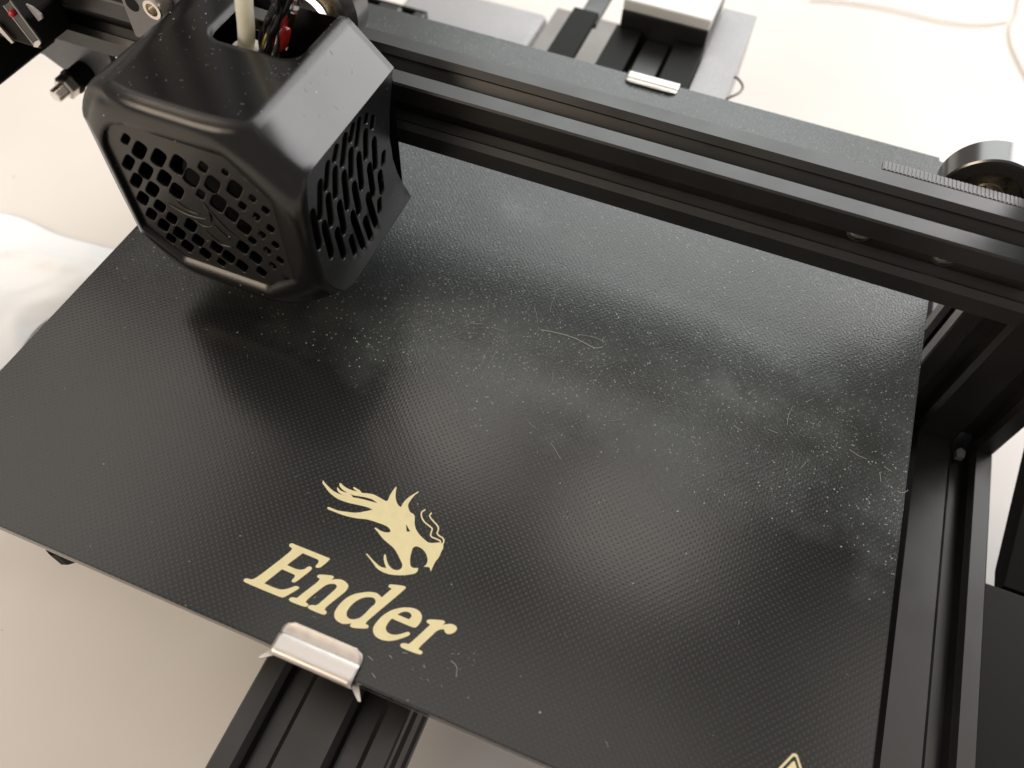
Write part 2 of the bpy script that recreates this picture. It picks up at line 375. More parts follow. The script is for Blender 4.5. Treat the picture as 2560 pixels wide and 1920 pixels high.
# ------------------------------------------------------------------ heated bed and coated glass
hb = thing('heated_bed', (0, 0, -8), 'aluminium heated bed plate under the black glass', 'bed')
bm = bmesh.new(); box(bm, -117.2, 116.6, -117.2, 117.0, -6.6, -4.15, 0.25); obj('bed_plate', bm, M_ALU, hb)
bm = bmesh.new(); box(bm, -60, 56, -62, 62, -19.6, -17.5, 0.3); obj('carriage_plate', bm, M_PAINT, hb)
for kx, ky in ((-84, -97), (84, -97), (-84, 97), (84, 97)):
    bm = bmesh.new()
    prof = []
    n = 72
    A, B = [], []
    for k in range(n):
        a = 2 * math.pi * k / n; r = 17.9 + 1.0 * math.cos(a * 12)
        A.append((kx + r * math.cos(a), ky + r * math.sin(a)))
    prism(bm, A, 'z', -27, -20); k_ = obj('levelling_knob', bm, M_DARK, hb)
    bm = bmesh.new(); lathe(bm, [(-20, 4.5), (-7.3, 4.5)], (kx, ky, 0), 'z', 20); obj('spring', bm, M_SCREW, hb, True)
gl = thing('glass_plate', (0, 0, -4), 'black dotted glass build plate with pale gold lettering, dusty on its far half', 'build plate')
bm = bmesh.new(); box(bm, -117.5, 117.5, -117.5, 117.5, -4.0, 0.0)
bmesh.ops.bevel(bm, geom=[e for e in bm.edges if abs(e.verts[0].co.z - e.verts[1].co.z) > 0.001], offset=2.0 * S, segments=5, affect='EDGES')
bmesh.ops.bevel(bm, geom=[e for e in bm.edges if e.verts[0].co.z > -1e-6 and e.verts[1].co.z > -1e-6 and len(e.link_faces) == 2 and any(abs(f.normal.z) < 0.5 for f in e.link_faces)], offset=0.3 * S, segments=2, affect='EDGES')
obj('glass_sheet', bm, M_GLASS, gl)

T_E=[[(-20.09,-94.86,0),(-19.26,-94.87,0),(-10.58,-94.79,1),(-10.04,-94.9,0),(-10.11,-95.4,0),(-11.07,-97.56,0),(-11.54,-97.91,0),(-12.14,-97.93,0),(-12.27,-97.58,0),(-12.08,-96.83,0),(-12.25,-96.29,0),(-12.68,-96.13,0),(-16.64,-96.09,1),(-18.56,-100.04,1),(-16.23,-100.09,0),(-15.02,-99.85,0),(-14.27,-99.28,0),(-13.68,-98.43,0),(-13.07,-98.31,0),(-12.72,-98.64,0),(-12.78,-99.06,0),(-14.54,-102.77,0),(-14.83,-103.08,0),(-15.57,-103.06,0),(-15.62,-102.75,0),(-15.45,-101.89,0),(-15.58,-101.55,0),(-15.98,-101.45,0),(-19.11,-101.41,1),(-21.14,-105.88,1),(-18.18,-105.9,0),(-16.71,-105.68,0),(-15.62,-105.04,0),(-14.12,-103.73,0),(-13.53,-103.6,0),(-13.14,-103.76,0),(-13.22,-104.12,0),(-15.33,-107.11,0),(-15.75,-107.29,0),(-25.35,-107.35,0),(-25.85,-107.16,0),(-25.88,-106.71,0),(-25.52,-106.43,0),(-24.22,-106.13,0),(-23.72,-105.63,0),(-23.06,-104.5,0),(-19.56,-96.72,0),(-19.55,-96.02,0),(-20.36,-95.81,0),(-20.68,-95.45,0),(-20.52,-95.07,0)]]
T_n=[[(-10.3,-99.18,0),(-7.44,-98.3,0),(-7.01,-98.48,0),(-7.07,-98.97,0),(-7.17,-99.28,1),(-6.28,-98.71,0),(-4.89,-98.34,0),(-3.74,-98.52,0),(-2.96,-98.99,0),(-2.77,-99.83,0),(-2.92,-100.54,0),(-5.22,-105.45,0),(-5.23,-106.03,0),(-4.63,-106.29,0),(-4.48,-106.79,0),(-4.93,-107.16,0),(-8.61,-107.22,0),(-9.1,-106.98,0),(-8.94,-106.53,0),(-8.46,-106.21,0),(-7.58,-105.91,0),(-7.12,-105.34,0),(-6.89,-104.8,0),(-5.29,-100.79,0),(-5.28,-100.2,0),(-5.78,-99.89,0),(-6.61,-100.07,0),(-7.59,-100.7,0),(-8.11,-101.43,0),(-10.04,-105.52,0),(-10.09,-106.12,0),(-9.32,-106.37,0),(-9.2,-106.77,0),(-9.64,-107.14,0),(-13.57,-107.29,0),(-13.97,-107.0,0),(-13.8,-106.55,0),(-13.19,-106.24,0),(-12.49,-106.08,0),(-12.09,-105.4,0),(-11.75,-104.61,0),(-9.92,-100.8,0),(-9.87,-100.06,0),(-10.51,-99.99,0),(-10.72,-99.74,0),(-10.6,-99.36,0)]]
T_d=[[(6.01,-95.02,0),(9.09,-94.18,0),(9.59,-94.3,0),(9.55,-94.79,0),(4.94,-104.73,0),(4.84,-105.37,0),(5.68,-105.56,0),(5.77,-106.04,0),(5.33,-106.38,0),(2.25,-107.33,0),(1.78,-107.08,0),(1.89,-106.5,1),(0.23,-107.33,0),(-1.19,-107.31,0),(-2.24,-106.83,0),(-2.77,-105.99,0),(-2.87,-104.8,0),(-2.64,-103.47,0),(-1.95,-101.79,0),(-0.8,-100.38,0),(0.83,-99.24,0),(2.62,-98.38,0),(4.08,-98.14,0),(5.49,-98.58,1),(6.41,-96.48,0),(6.67,-95.87,0),(5.92,-95.81,0),(5.72,-95.57,0),(5.77,-95.18,0)],[(2.91,-99.57,0),(3.86,-99.41,0),(4.51,-99.77,0),(4.71,-100.46,0),(4.26,-101.58,0),(3.04,-104.67,0),(2.04,-105.46,0),(0.95,-105.76,0),(0.07,-105.43,0),(-0.33,-104.68,0),(-0.31,-103.68,0),(0.15,-102.18,0),(0.82,-101.05,0),(1.78,-100.14,0)]]
T_e=[[(12.08,-98.42,0),(13.78,-98.06,0),(15.16,-98.34,0),(15.95,-99.09,0),(16.2,-100.05,0),(16.03,-101.18,0),(15.73,-101.83,0),(15.23,-102.08,0),(9.82,-102.08,1),(9.47,-103.25,0),(9.52,-104.59,0),(10.02,-105.13,0),(11.13,-105.35,0),(12.23,-105.09,0),(13.18,-104.51,0),(14.28,-103.62,0),(14.79,-103.41,0),(15.16,-103.7,0),(14.99,-104.14,0),(13.86,-105.27,0),(12.53,-106.3,0),(11.04,-107.01,0),(9.33,-107.27,0),(7.94,-106.95,0),(7.11,-106.17,0),(6.83,-105.24,0),(7.03,-103.95,0),(7.69,-102.16,0),(8.67,-100.69,0),(10.2,-99.37,0)],[(10.6,-100.82,1),(11.06,-100.17,0),(11.98,-99.49,0),(13.01,-99.37,0),(13.64,-99.73,0),(13.69,-100.32,0),(13.46,-100.79,1)]]
T_r=[[(17.81,-99.06,0),(20.9,-98.06,0),(21.36,-98.24,0),(21.28,-98.73,0),(21.17,-99.0,1),(22.01,-98.48,0),(23.05,-98.08,0),(24.0,-98.15,0),(24.46,-98.56,0),(24.38,-99.35,0),(23.8,-100.1,0),(23.06,-100.48,0),(22.31,-100.34,0),(21.86,-99.85,1),(21.08,-100.17,0),(20.46,-100.8,0),(19.93,-101.98,0),(18.47,-105.38,0),(18.38,-105.99,0),(19.28,-106.14,0),(19.52,-106.48,0),(19.27,-106.91,0),(14.59,-107.1,0),(14.2,-106.75,0),(14.35,-106.29,0),(15.1,-105.94,0),(15.79,-105.81,0),(16.22,-105.12,0),(18.0,-101.12,0),(18.36,-100.08,0),(17.6,-99.93,0),(17.39,-99.64,0),(17.51,-99.24,0)]]
T_emblem=[[(-21.68,-77.25,1),(-21.13,-77.61,0),(-19.85,-78.19,0),(-17.52,-78.97,0),(-15.76,-79.05,0),(-14.13,-78.88,1),(-15.48,-78.94,0),(-16.46,-78.71,0),(-17.13,-78.26,0),(-17.51,-77.62,1),(-17.06,-77.76,0),(-16.26,-78.11,0),(-15.05,-78.12,0),(-13.91,-78.01,0),(-13.11,-78.22,0),(-12.57,-78.6,1),(-10.72,-78.22,0),(-8.49,-77.93,0),(-6.24,-77.66,1),(-7.8,-77.28,0),(-9.29,-77.36,0),(-11.31,-77.74,0),(-12.69,-78.05,0),(-13.55,-78.04,0),(-14.99,-77.91,0),(-16.2,-77.59,0),(-17.18,-76.99,0),(-17.47,-76.46,1),(-17.23,-76.32,0),(-15.96,-76.75,0),(-14.29,-76.97,0),(-12.18,-76.74,1),(-12.94,-76.6,0),(-13.51,-76.43,0),(-13.84,-76.14,1),(-13.57,-75.99,0),(-12.5,-76.13,0),(-11.85,-76.23,0),(-11.22,-76.61,0),(-9.55,-76.19,0),(-8.31,-75.94,0),(-6.16,-76.14,0),(-4.54,-76.34,0),(-4.25,-76.07,0),(-4.35,-74.66,0),(-4.25,-73.15,0),(-4.03,-71.86,1),(-3.85,-71.88,0),(-3.47,-73.01,0),(-2.79,-74.55,0),(-2.06,-75.52,0),(-1.24,-76.17,0),(-0.42,-76.46,1),(-0.31,-74.61,0),(0.31,-73.08,0),(1.07,-71.85,0),(1.63,-70.88,1),(1.83,-71.01,0),(1.29,-72.3,0),(0.96,-74.08,0),(0.97,-75.16,0),(1.61,-76.15,0),(2.32,-76.75,0),(3.33,-76.95,0),(3.79,-77.38,0),(4.63,-79.14,0),(5.46,-80.19,0),(6.83,-81.18,0),(8.47,-81.88,0),(9.78,-82.24,0),(12.12,-81.3,0),(12.73,-81.22,0),(13.17,-81.29,0),(13.59,-82.05,0),(13.6,-83.14,0),(13.63,-84.63,0),(13.33,-86.09,0),(13.3,-87.42,0),(13.35,-88.62,1),(12.59,-87.79,1),(11.25,-88.18,1),(11.64,-87.28,0),(11.45,-86.37,0),(10.6,-85.22,0),(9.33,-84.4,0),(8.24,-84.18,0),(7.39,-84.28,0),(6.95,-84.88,0),(7.08,-86.17,0),(7.61,-87.95,0),(8.47,-89.25,0),(9.1,-89.39,0),(10.17,-88.95,1),(10.4,-89.59,0),(10.19,-90.33,0),(8.77,-91.37,0),(6.81,-92.29,0),(4.72,-92.91,0),(2.85,-93.03,0),(1.24,-92.72,0),(-0.12,-91.96,0),(-1.68,-91.12,0),(-2.78,-90.58,1),(-2.55,-90.4,0),(-1.08,-91.04,0),(0.55,-91.69,0),(2.04,-92.06,0),(3.31,-91.86,1),(2.5,-91.05,0),(1.71,-90.06,0),(1.33,-89.05,1),(1.57,-88.87,0),(2.49,-90.06,0),(3.64,-91.07,0),(4.98,-91.5,0),(6.0,-91.28,0),(6.59,-90.51,0),(6.46,-89.75,0),(5.38,-88.7,0),(4.03,-87.6,0),(2.4,-86.6,0),(1.03,-86.15,0),(-0.76,-85.53,0),(-2.57,-84.56,0),(-3.9,-83.9,1),(-3.77,-83.68,0),(-2.24,-83.91,0),(-1.1,-83.87,0),(-0.0,-83.41,0),(0.09,-83.11,0),(-0.61,-82.54,0),(-1.72,-82.3,0),(-3.88,-82.32,0),(-6.3,-82.49,0),(-9.4,-83.31,0),(-12.37,-83.75,0),(-14.88,-83.81,0),(-16.69,-83.77,0),(-17.06,-83.57,0),(-16.9,-83.23,0),(-14.38,-83.16,0),(-12.11,-82.66,0),(-9.52,-81.8,0),(-8.02,-80.79,0),(-6.55,-79.72,1),(-7.78,-79.61,0),(-10.18,-79.9,0),(-13.32,-80.39,0),(-15.89,-80.38,0),(-18.3,-79.75,0),(-20.25,-78.73,0),(-21.51,-77.87,0)],[(2.73,-80.02,1),(4.53,-81.36,1),(3.7,-81.7,1)]]
T_smoke=[[(5.45,-74.7,0),(4.9,-75.67,0),(5.25,-76.59,0),(6.29,-77.57,0),(8.29,-78.32,0),(9.12,-78.68,0),(9.25,-79.32,0),(9.44,-80.27,0),(9.85,-80.62,0),(11.18,-80.67,0),(12.23,-80.83,0),(12.49,-81.23,0)],[(7.21,-74.89,0),(7.06,-75.66,0),(7.68,-76.29,0),(9.61,-77.25,0),(10.36,-77.81,0),(10.63,-78.57,0),(10.69,-79.24,0),(11.36,-79.65,0),(12.45,-79.88,0),(12.99,-80.35,0),(13.1,-81.32,0)]]
T_fibre=[[(10.32,6.39,0),(11.56,3.23,0),(11.86,-0.28,0),(12.4,-3.19,0)],[(7.42,-3.11,0),(9.16,-5.93,0),(10.58,-8.83,0)],[(12.28,-10.69,0),(16.38,-9.99,0),(21.59,-9.67,0),(25.04,-10.09,0),(29.15,-10.63,0),(30.76,-9.52,0)],[(22.71,-8.12,0),(26.73,-7.24,0),(28.71,-7.24,0),(30.57,-7.92,0)],[(2.22,-19.28,0),(1.11,-23.1,0),(1.01,-26.84,0),(1.52,-28.85,0)],[(3.09,-22.25,0),(3.39,-25.41,0),(3.12,-27.96,0)],[(20.52,-23.32,0),(21.5,-26.47,0),(20.66,-30.72,0)],[(-1.35,-15.5,0),(0.67,-15.49,0),(2.91,-15.16,0)],[(-8.75,-18.91,0),(-7.0,-16.64,0),(-3.75,-15.45,0)],[(-7.42,-19.62,0),(-6.28,-19.9,0),(-3.93,-19.06,0)],[(20.2,-41.23,0),(22.45,-42.28,0)],[(27.7,-44.9,0),(29.84,-46.64,0),(31.65,-48.31,0)],[(39.68,-32.51,0),(42.67,-30.8,0)]]
T_fibre2=[[(80.39,-18.09,0),(83.1,-18.3,0)],[(101.93,-15.7,0),(104.06,-16.58,0),(106.67,-16.89,0)],[(115.28,-23.4,0),(116.66,-23.33,0),(117.9,-21.97,0)],[(71.39,-20.61,0),(73.94,-21.37,0)],[(73.02,-8.54,0),(74.73,-6.44,0)],[(84.59,5.18,0),(84.76,2.41,0)],[(88.77,-4.94,0),(90.29,-3.14,0)],[(85.37,-7.92,0),(84.82,-11.57,0),(84.98,-14.86,0)],[(91.73,-24.22,0),(90.67,-26.4,0)],[(110.39,-19.51,0),(111.0,-22.33,0)],[(111.27,-17.41,0),(113.32,-18.11,0)]]
T_fibre3=[[(8.74,-111.65,0),(10.14,-112.01,0)],[(26.12,-105.67,0),(27.12,-105.9,0),(28.0,-106.55,0)],[(28.0,-106.55,0),(28.35,-107.68,0),(28.6,-108.42,0)],[(11.13,-114.52,0),(12.28,-115.16,0)],[(12.96,-109.65,0),(13.77,-110.04,0)],[(15.35,-108.03,0),(16.57,-107.75,0)]]

def perforated(outline, holes, thick, rim, grid=2.5):
    """moulded panel with real holes: front at z=0, back at z=-thick, hole edges broken by a small chamfer"""
    def grow(p, d):
        cx = sum(q[0] for q in p) / len(p); cy = sum(q[1] for q in p) / len(p); out = []
        n = len(p); area = sum(p[i][0] * p[(i + 1) % n][1] - p[(i + 1) % n][0] * p[i][1] for i in range(n)); sg = 1 if area > 0 else -1
        for i in range(n):
            a, c, e = p[i - 1], p[i], p[(i + 1) % n]
            t_ = Vector((e[0] - a[0], e[1] - a[1])).normalized(); out.append((c[0] + sg * t_.y * d, c[1] - sg * t_.x * d))
        return out
    def inside(polys, x, y):
        odd = False
        for p in polys:
            for i in range(len(p)):
                (ax, ay), (bx, by) = p[i], p[(i + 1) % len(p)]
                if (ay > y) != (by > y) and x < (bx - ax) * (y - ay) / (by - ay) + ax: odd = not odd
        return odd
    big = [grow(h, rim) for h in holes]; bm = bmesh.new()
    def cap(loops, z):
        vs, es = [], []
        for p in loops:
            k = len(vs); vs += [Vector(q) for q in p]; es += [(k + i, k + (i + 1) % len(p)) for i in range(len(p))]
        xs = [q[0] for q in loops[0]]; ys = [q[1] for q in loops[0]]; x = min(xs) + grid / 2
        while x < max(xs):
            y = min(ys) + grid / 2
            while y < max(ys):
                if inside(loops, x, y): vs.append(Vector((x, y)))
                y += grid
            x += grid
        v, e, f = delaunay_2d_cdt(vs, es, [], 0, 1e-5)[:3]
        bv = [bm.verts.new((q.x * S, q.y * S, z * S)) for q in v]
        for t_ in f:
            if inside(loops, sum(v[i].x for i in t_) / 3, sum(v[i].y for i in t_) / 3): bm.faces.new([bv[i] for i in t_])
    cap([outline] + big, 0.0); cap([outline] + holes, -thick)
    def wall(p, zp, q, zq):
        A = [bm.verts.new((a * S, c * S, zp * S)) for a, c in p]; B = [bm.verts.new((a * S, c * S, zq * S)) for a, c in q]; n = len(p)
        for i in range(n): bm.faces.new((A[i], A[(i + 1) % n], B[(i + 1) % n], B[i]))
    for g, h in zip(big, holes): wall(g, 0, h, -rim); wall(h, -rim, h, -thick)
    wall(outline, 0, outline, -thick)
    bmesh.ops.remove_doubles(bm, verts=bm.verts[:], dist=1e-6); return bm
from mathutils.geometry import delaunay_2d_cdt
def print_mesh(polys, z):
    vs, es = [], []
    for p in polys:
        k = len(vs); vs += [Vector((a, c)) for a, c in p]; es += [(k + i, k + (i + 1) % len(p)) for i in range(len(p))]
    v, e, f = delaunay_2d_cdt(vs, es, [], 0, 1e-5)[:3]
    def inside(x, y):
        odd = False
        for p in polys:
            for i in range(len(p)):
                (ax, ay), (bx, by) = p[i], p[(i + 1) % len(p)]
                if (ay > y) != (by > y) and x < (bx - ax) * (y - ay) / (by - ay) + ax: odd = not odd
        return odd
    keep = [t for t in f if inside(sum(v[i].x for i in t) / len(t), sum(v[i].y for i in t) / len(t))]
    me = bpy.data.meshes.new('print'); me.from_pydata([(q.x * S, q.y * S, z * S) for q in v], [], [tuple(t) for t in keep]); return me
def place_flat(name, polys, z, thick=0.05, mat=M_GOLD, parent=gl, sub=5):
    return link_mesh(name, print_mesh([smooth_path(p, sub, True) for p in polys], z), mat, parent)
for nm in ('E', 'n', 'd', 'e', 'r'): 
    o = place_flat('letter', globals()['T_' + nm], 0.06); o['label'] = 'pale gold italic serif letter %s' % nm
o = place_flat('emblem', T_emblem, 0.06); o['label'] = 'pale gold horned dragon head emblem above the lettering'
for k, s in enumerate(T_smoke):
    path = smooth_path([(a, b, 0.035) for a, b, c in s], 6)
    L, Rr = [], []
    for i, p in enumerate(path):
        a = path[max(0, i - 1)]; b = path[min(len(path) - 1, i + 1)]; d = Vector((b[0] - a[0], b[1] - a[1])).normalized(); nn = Vector((-d.y, d.x)) * 0.17
        L.append((p[0] + nn.x, p[1] + nn.y)); Rr.append((p[0] - nn.x, p[1] - nn.y))
    me = filled([L + Rr[::-1]], 0.04); me.transform(Matrix.Translation((0, 0, 0.055 * S))); link_mesh('smoke_line', me, M_GOLD, gl)
# warning triangle near the front right corner, mostly out of frame
def tri(cx, cy, r, rnd):
    out = []
    for k in range(3):
        a = math.radians(90 + 120 * k); c = (cx + (r - 2 * rnd) * math.cos(a), cy + (r - 2 * rnd) * math.sin(a))
        for s in range(-60, 61, 15): out.append((c[0] + rnd * math.cos(a + math.radians(s)), c[1] + rnd * math.sin(a + math.radians(s))))
    return out
TCX, TCY = 101.55, -102.1
me = filled([tri(TCX, TCY, 7.2, 0.75), tri(TCX, TCY, 6.3, 0.45)], 0.05); me.transform(Matrix.Translation((0, 0, 0.06 * S))); link_mesh('warning_triangle', me, M_GOLD, gl)
me = filled([tri(TCX, TCY, 5.1, 0.25)], 0.05); me.transform(Matrix.Translation((0, 0, 0.06 * S))); link_mesh('warning_triangle', me, M_GOLD, gl)

# dust: long fibres seen on the plate, then many short curls
bm = bmesh.new()
def fibre(pts, r):
    tube(bm, smooth_path([(p[0], p[1], p[2]) for p in pts], 5), r, 4)
for grp, r in ((T_fibre, 0.05), (T_fibre2, 0.07), (T_fibre3, 0.06)):
    for i, s in enumerate(grp):
        rr = r * (2.2 if grp is T_fibre and i == 2 else 1.3 if grp is T_fibre and i == 3 else 1.0)
        fibre([(a, b, 0.10 + 0.05 * random.random()) for a, b, c in s], rr)
def curl(x, y, z, size, r):
    a = random.random() * 6.28; k = random.uniform(-2.2, 2.2); p = Vector((x, y)); pts = []
    for i in range(5):
        pts.append((p.x, p.y, z + 0.02 + 0.05 * random.random())); p = p + Vector((math.cos(a), math.sin(a))) * size / 4; a += k / 4
    tube(bm, pts, r, 3)
for i in range(420):
    if i < 360:
        x = random.gauss(70, 30); y = random.gauss(-8, 22) - 0.10 * (x - 70)
    else: x = random.uniform(-112, 114); y = random.uniform(-114, 10)
    if not (-116 < x < 116.5 and -116 < y < 112): continue
    curl(x, y, 0.02, random.choice((0.2, 0.3, 0.4, 0.6, 1.3)), random.uniform(0.015, 0.032))
for cx, cy, n, s in ((3.2, -18.5, 46, 1.9), (37.5, -63, 6, 1.5), (45, -56, 8, 3), (100, -5, 40, 6), (84, -12, 60, 9), (72, -5, 40, 8), (28, -105, 14, 5), (22.5, -110, 8, 3)):
    for k in range(n): curl(random.gauss(cx, s), random.gauss(cy, s * 0.5), 0.03, random.uniform(0.2, 0.7), random.uniform(0.02, 0.055))
df = obj('dust_fibres', bm, M_FIBRE, None); tag(df, 'white dust fibres and specks strewn over the black glass plate', 'dust', kind='stuff')

# spring-steel clips holding the glass
def make_clip(cx, sgn, label):
    c = thing('bed_clip', (cx, sgn * 118, 0), label, 'clip', 'spring steel clips gripping the bed edge')
    prof = smooth_path([(-111.2, 1.15, 0), (-112.2, 0.72, 0), (-113.4, 0.36, 0), (-114.3, 0.26, 0), (-114.6, 0.55, 0), (-115.0, 0.68, 0), (-116.4, 0.74, 0), (-117.8, 0.78, 0), (-118.3, 0.62, 0), (-118.7, 0.1, 0), (-118.75, -0.5, 0), (-118.4, -1.1, 0), (-117.85, -1.7, 0), (-117.75, -4.0, 0), (-117.75, -7.0, 0), (-117.2, -7.5, 0), (-114, -7.6, 0)], 3)
    prof = [(p[0], p[1]) for p in prof]
    bm = bmesh.new(); nx = 20; half = 10.0; grid = []
    for j, (y, z) in enumerate(prof):
        a = prof[max(0, j - 1)]; b = prof[min(len(prof) - 1, j + 1)]
        row = []
        dist = (y + 111.4) * -1
        inset = 0.0
        if y > -113.4 and z > 0: inset = 2.0 - math.sqrt(max(0.0, 4.0 - (2.0 - (-111.4 - y)) ** 2))
        for i in range(nx + 1):
            x = cx + (half - inset) * (2 * i / nx - 1); row.append(bm.verts.new(V(x, y if sgn < 0 else -y, z)))
        grid.append(row)
    for A, B in zip(grid, grid[1:]):
        for i in range(nx): bm.faces.new((A[i], A[i + 1], B[i + 1], B[i]))
    o = obj('clip_spring', bm, M_STEEL, c, True, 28)
    md = o.modifiers.new('thickness', 'SOLIDIFY'); md.thickness = 0.45 * S; md.offset = 1.0 if sgn < 0 else -1.0
    for s in (-1, 1):
        bm = bmesh.new(); pts = [(cx + s * 9.2, -118.2), (cx + s * 12.1, -120.4), (cx + s * 12.8, -120.3), (cx + s * 10.9, -117.6), (cx + s * 9.4, -117.4)]
        prism(bm, [(a, b if sgn < 0 else -b) for a, b in pts], 'z', -3.6, -3.1); obj('clip_ear', bm, M_STEEL, c)
    return c
make_clip(-1.8, -1, 'bent steel clip on the near edge of the glass, below the gold lettering')
make_clip(10.2, 1, 'bright steel clip on the far edge of the glass, behind the crossbeam')

# ------------------------------------------------------------------ print head
ph = thing('print_head', (-70, -15, 40), 'black print head with honeycomb front grille and slotted side vent above the glass', 'print head')
CX, CZ = -68.5, 39.8
def corner(p, a, c, n=6):
    return [tuple((1 - u) ** 2 * a[i] + 2 * u * (1 - u) * p[i] + u * u * c[i] for i in (0, 1)) for u in [k / n for k in range(n + 1)]]
OCT_OUT = [(-38.5, 59.0), (-49.6, 69.3)] + corner((-97.0, 68.6), (-86.0, 69.3), (-97.6, 51), 8) + corner((-97.6, 12.5), (-97.6, 27), (-84, 11.8)) + [(-66, 11.8), (-50.0, 11.8), (-38.5, 17.0)]
OCT_IN = [(-45.9, 52.4), (-55.6, 62.2)] + corner((-89.0, 61.0), (-81.3, 62.2), (-91.2, 52.4), 5) + [ (-91.2, 26.0), (-81.5, 17.3), (-55.6, 17.3), (-45.9, 26.0)]
YF = [(0, -40.6), (25, -40.6), (27.5, -40.4), (29.5, -39.9), (31.5, -38.9), (33.5, -37.0), (35, -34.9), (36.5, -32.9), (38.5, -31.0), (42, -28.5)]
RND = 2.6
def yfront(r, th=0.0):
    x = CX + r * math.cos(th); u = min(1.0, max(0.0, (-91.5 - x) / 6.0))
    return max(yfront0(r), -40.4 + 3.6 * u * u * (3 - 2 * u))
def yfront0(r):
    for (a, ya), (b, yb) in zip(YF, YF[1:]):
        if r <= b:
            u = (r - a) / (b - a); u = u * u * (3 - 2 * u) if False else u
            return ya + (yb - ya) * u
    return YF[-1][1]
def cast(poly, th):
    dx, dz = math.cos(th), math.sin(th); best = None
    for i in range(len(poly)):
        (ax, az), (bx, bz) = poly[i], poly[(i + 1) % len(poly)]
        ax -= CX; bx -= CX; az -= CZ; bz -= CZ
        den = dx * (bz - az) - dz * (bx - ax)
        if abs(den) < 1e-9: continue
        r = (ax * (bz - az) - az * (bx - ax)) / den; s = (ax * dz - az * dx) / den
        if r > 0 and -1e-6 <= s <= 1 + 1e-6: best = r if best is None else min(best, r)
    return best
ths = sorted({round(math.atan2(z - CZ, x - CX), 5) for x, z in OCT_OUT + OCT_IN} | {round(-math.pi + 2 * math.pi * k / 144, 5) for k in range(144)})
def yback(x, z): return 8.0
bm = bmesh.new(); NR = 9; rings = []
for th in ths:
    ro, ri = cast(OCT_OUT, th), cast(OCT_IN, th); row = []
    for k in range(NR + 1):
        r = ri + (ro - RND - ri) * k / NR
        row.append(bm.verts.new(V(CX + r * math.cos(th), yfront(r, th), CZ + r * math.sin(th))))
    for s_ in (30, 60, 90):
        r = ro - RND + RND * math.sin(math.radians(s_)); y = yfront(ro - RND, th) + RND * (1 - math.cos(math.radians(s_)))
        row.append(bm.verts.new(V(CX + r * math.cos(th), y, CZ + r * math.sin(th))))
    rings.append((th, ro, ri, row))
n = len(rings)
outer_pts = []
for k in range(n):
    th, ro, ri, A = rings[k]; B = rings[(k + 1) % n][3]
    for q in range(NR + 3): bm.faces.new((A[q], A[q + 1], B[q + 1], B[q]))
# recess wall down to the grille
def lip(th, ri):
    z = CZ + ri * math.sin(th); x = CX + ri * math.cos(th)
    return 1.25 * min(1, max(0, (26.5 - z) / 6)) * (1 if x > -84 else max(0, (x + 91) / 7))
mid_ = [bm.verts.new(V(CX + ri * math.cos(th), -40.4 + lip(th, ri) * 0.95 + 0.05, CZ + ri * math.sin(th) + lip(th, ri))) for th, ro, ri, row in rings]
rec = [bm.verts.new(V(CX + ri * math.cos(th), -38.7, CZ + ri * math.sin(th) + lip(th, ri))) for th, ro, ri, row in rings]
for k in range(n): bm.faces.new((rings[k][3][0], rings[(k + 1) % n][3][0], mid_[(k + 1) % n], mid_[k])); bm.faces.new((mid_[k], mid_[(k + 1) % n], rec[(k + 1) % n], rec[k]))
# side walls back to the carriage, leaving out the top panel and the slotted right-hand wall
back = [bm.verts.new(V(CX + ro * math.cos(th), 8.0, CZ + ro * math.sin(th))) for th, ro, ri, row in rings]
def on_top(k): return abs(CZ + rings[k][1] * math.sin(rings[k][0]) - 69.3) < 0.02
def on_right(k): return abs(CX + rings[k][1] * math.cos(rings[k][0]) + 38.5) < 0.02
for k in range(n):
    j = (k + 1) % n
    if (on_top(k) and on_top(j)) or (on_right(k) and on_right(j)): continue
    A, B = rings[k][3][-1], rings[j][3][-1]; m_ = 6; pa, pb = A, B
    for q in range(1, m_ + 1):
        if q < m_:
            na = bm.verts.new(A.co.lerp(back[k].co, q / m_)); nb = bm.verts.new(B.co.lerp(back[j].co, q / m_))
        else: na, nb = back[k], back[j]
        bm.faces.new((pa, pb, nb, na)); pa, pb = na, nb
bmesh.ops.remove_doubles(bm, verts=bm.verts[:], dist=1e-6)
# top panel with its opening for tube and wires
top_front = [(CX + ro * math.cos(th), row[-1].co.y / S) for th, ro, ri, row in rings if abs(CZ + ro * math.sin(th) - 69.3) < 0.02] if False else \
    [(CX + cast(OCT_OUT, th) * math.cos(th), yfront(cast(OCT_OUT, th) - RND, th) + RND) for th in ths if abs(CZ + cast(OCT_OUT, th) * math.sin(th) - 69.3) < 0.02]
top_front.sort()
def arc(cx, cy, r, a0, a1, n=7): return [(cx + r * math.cos(math.radians(a0 + (a1 - a0) * i / n)), cy + r * math.sin(math.radians(a0 + (a1 - a0) * i / n))) for i in range(n + 1)]
outline = top_front + [(-49.6, 8.0), (-52.2, 8.0)] + arc(-56.5, -8.5, 4.3, 0, -90) + arc(-71.5, -8.0, 5.2, -97, -185) + [(-77.2, 8.0), (-91.2, 8.0)]
me = filled([outline], 1.4); me.transform(Matrix.Translation((0, 0, 69.3 * S)))
bm.from_mesh(me); bpy.data.meshes.remove(me)
bm.faces.new([bm.verts.new(v) for v in [Vector((CX * S + (p[0] - CX) * 0.985 * S, 7.4 * S, CZ * S + (p[1] - CZ) * 0.985 * S)) for p in OCT_OUT if not (p[1] > 69.2 and -78 < p[0] < -52)]])  # unseen back face added to keep light out of the shell
shell = obj('cover_shell', bm, M_COVER, ph, True, 40)
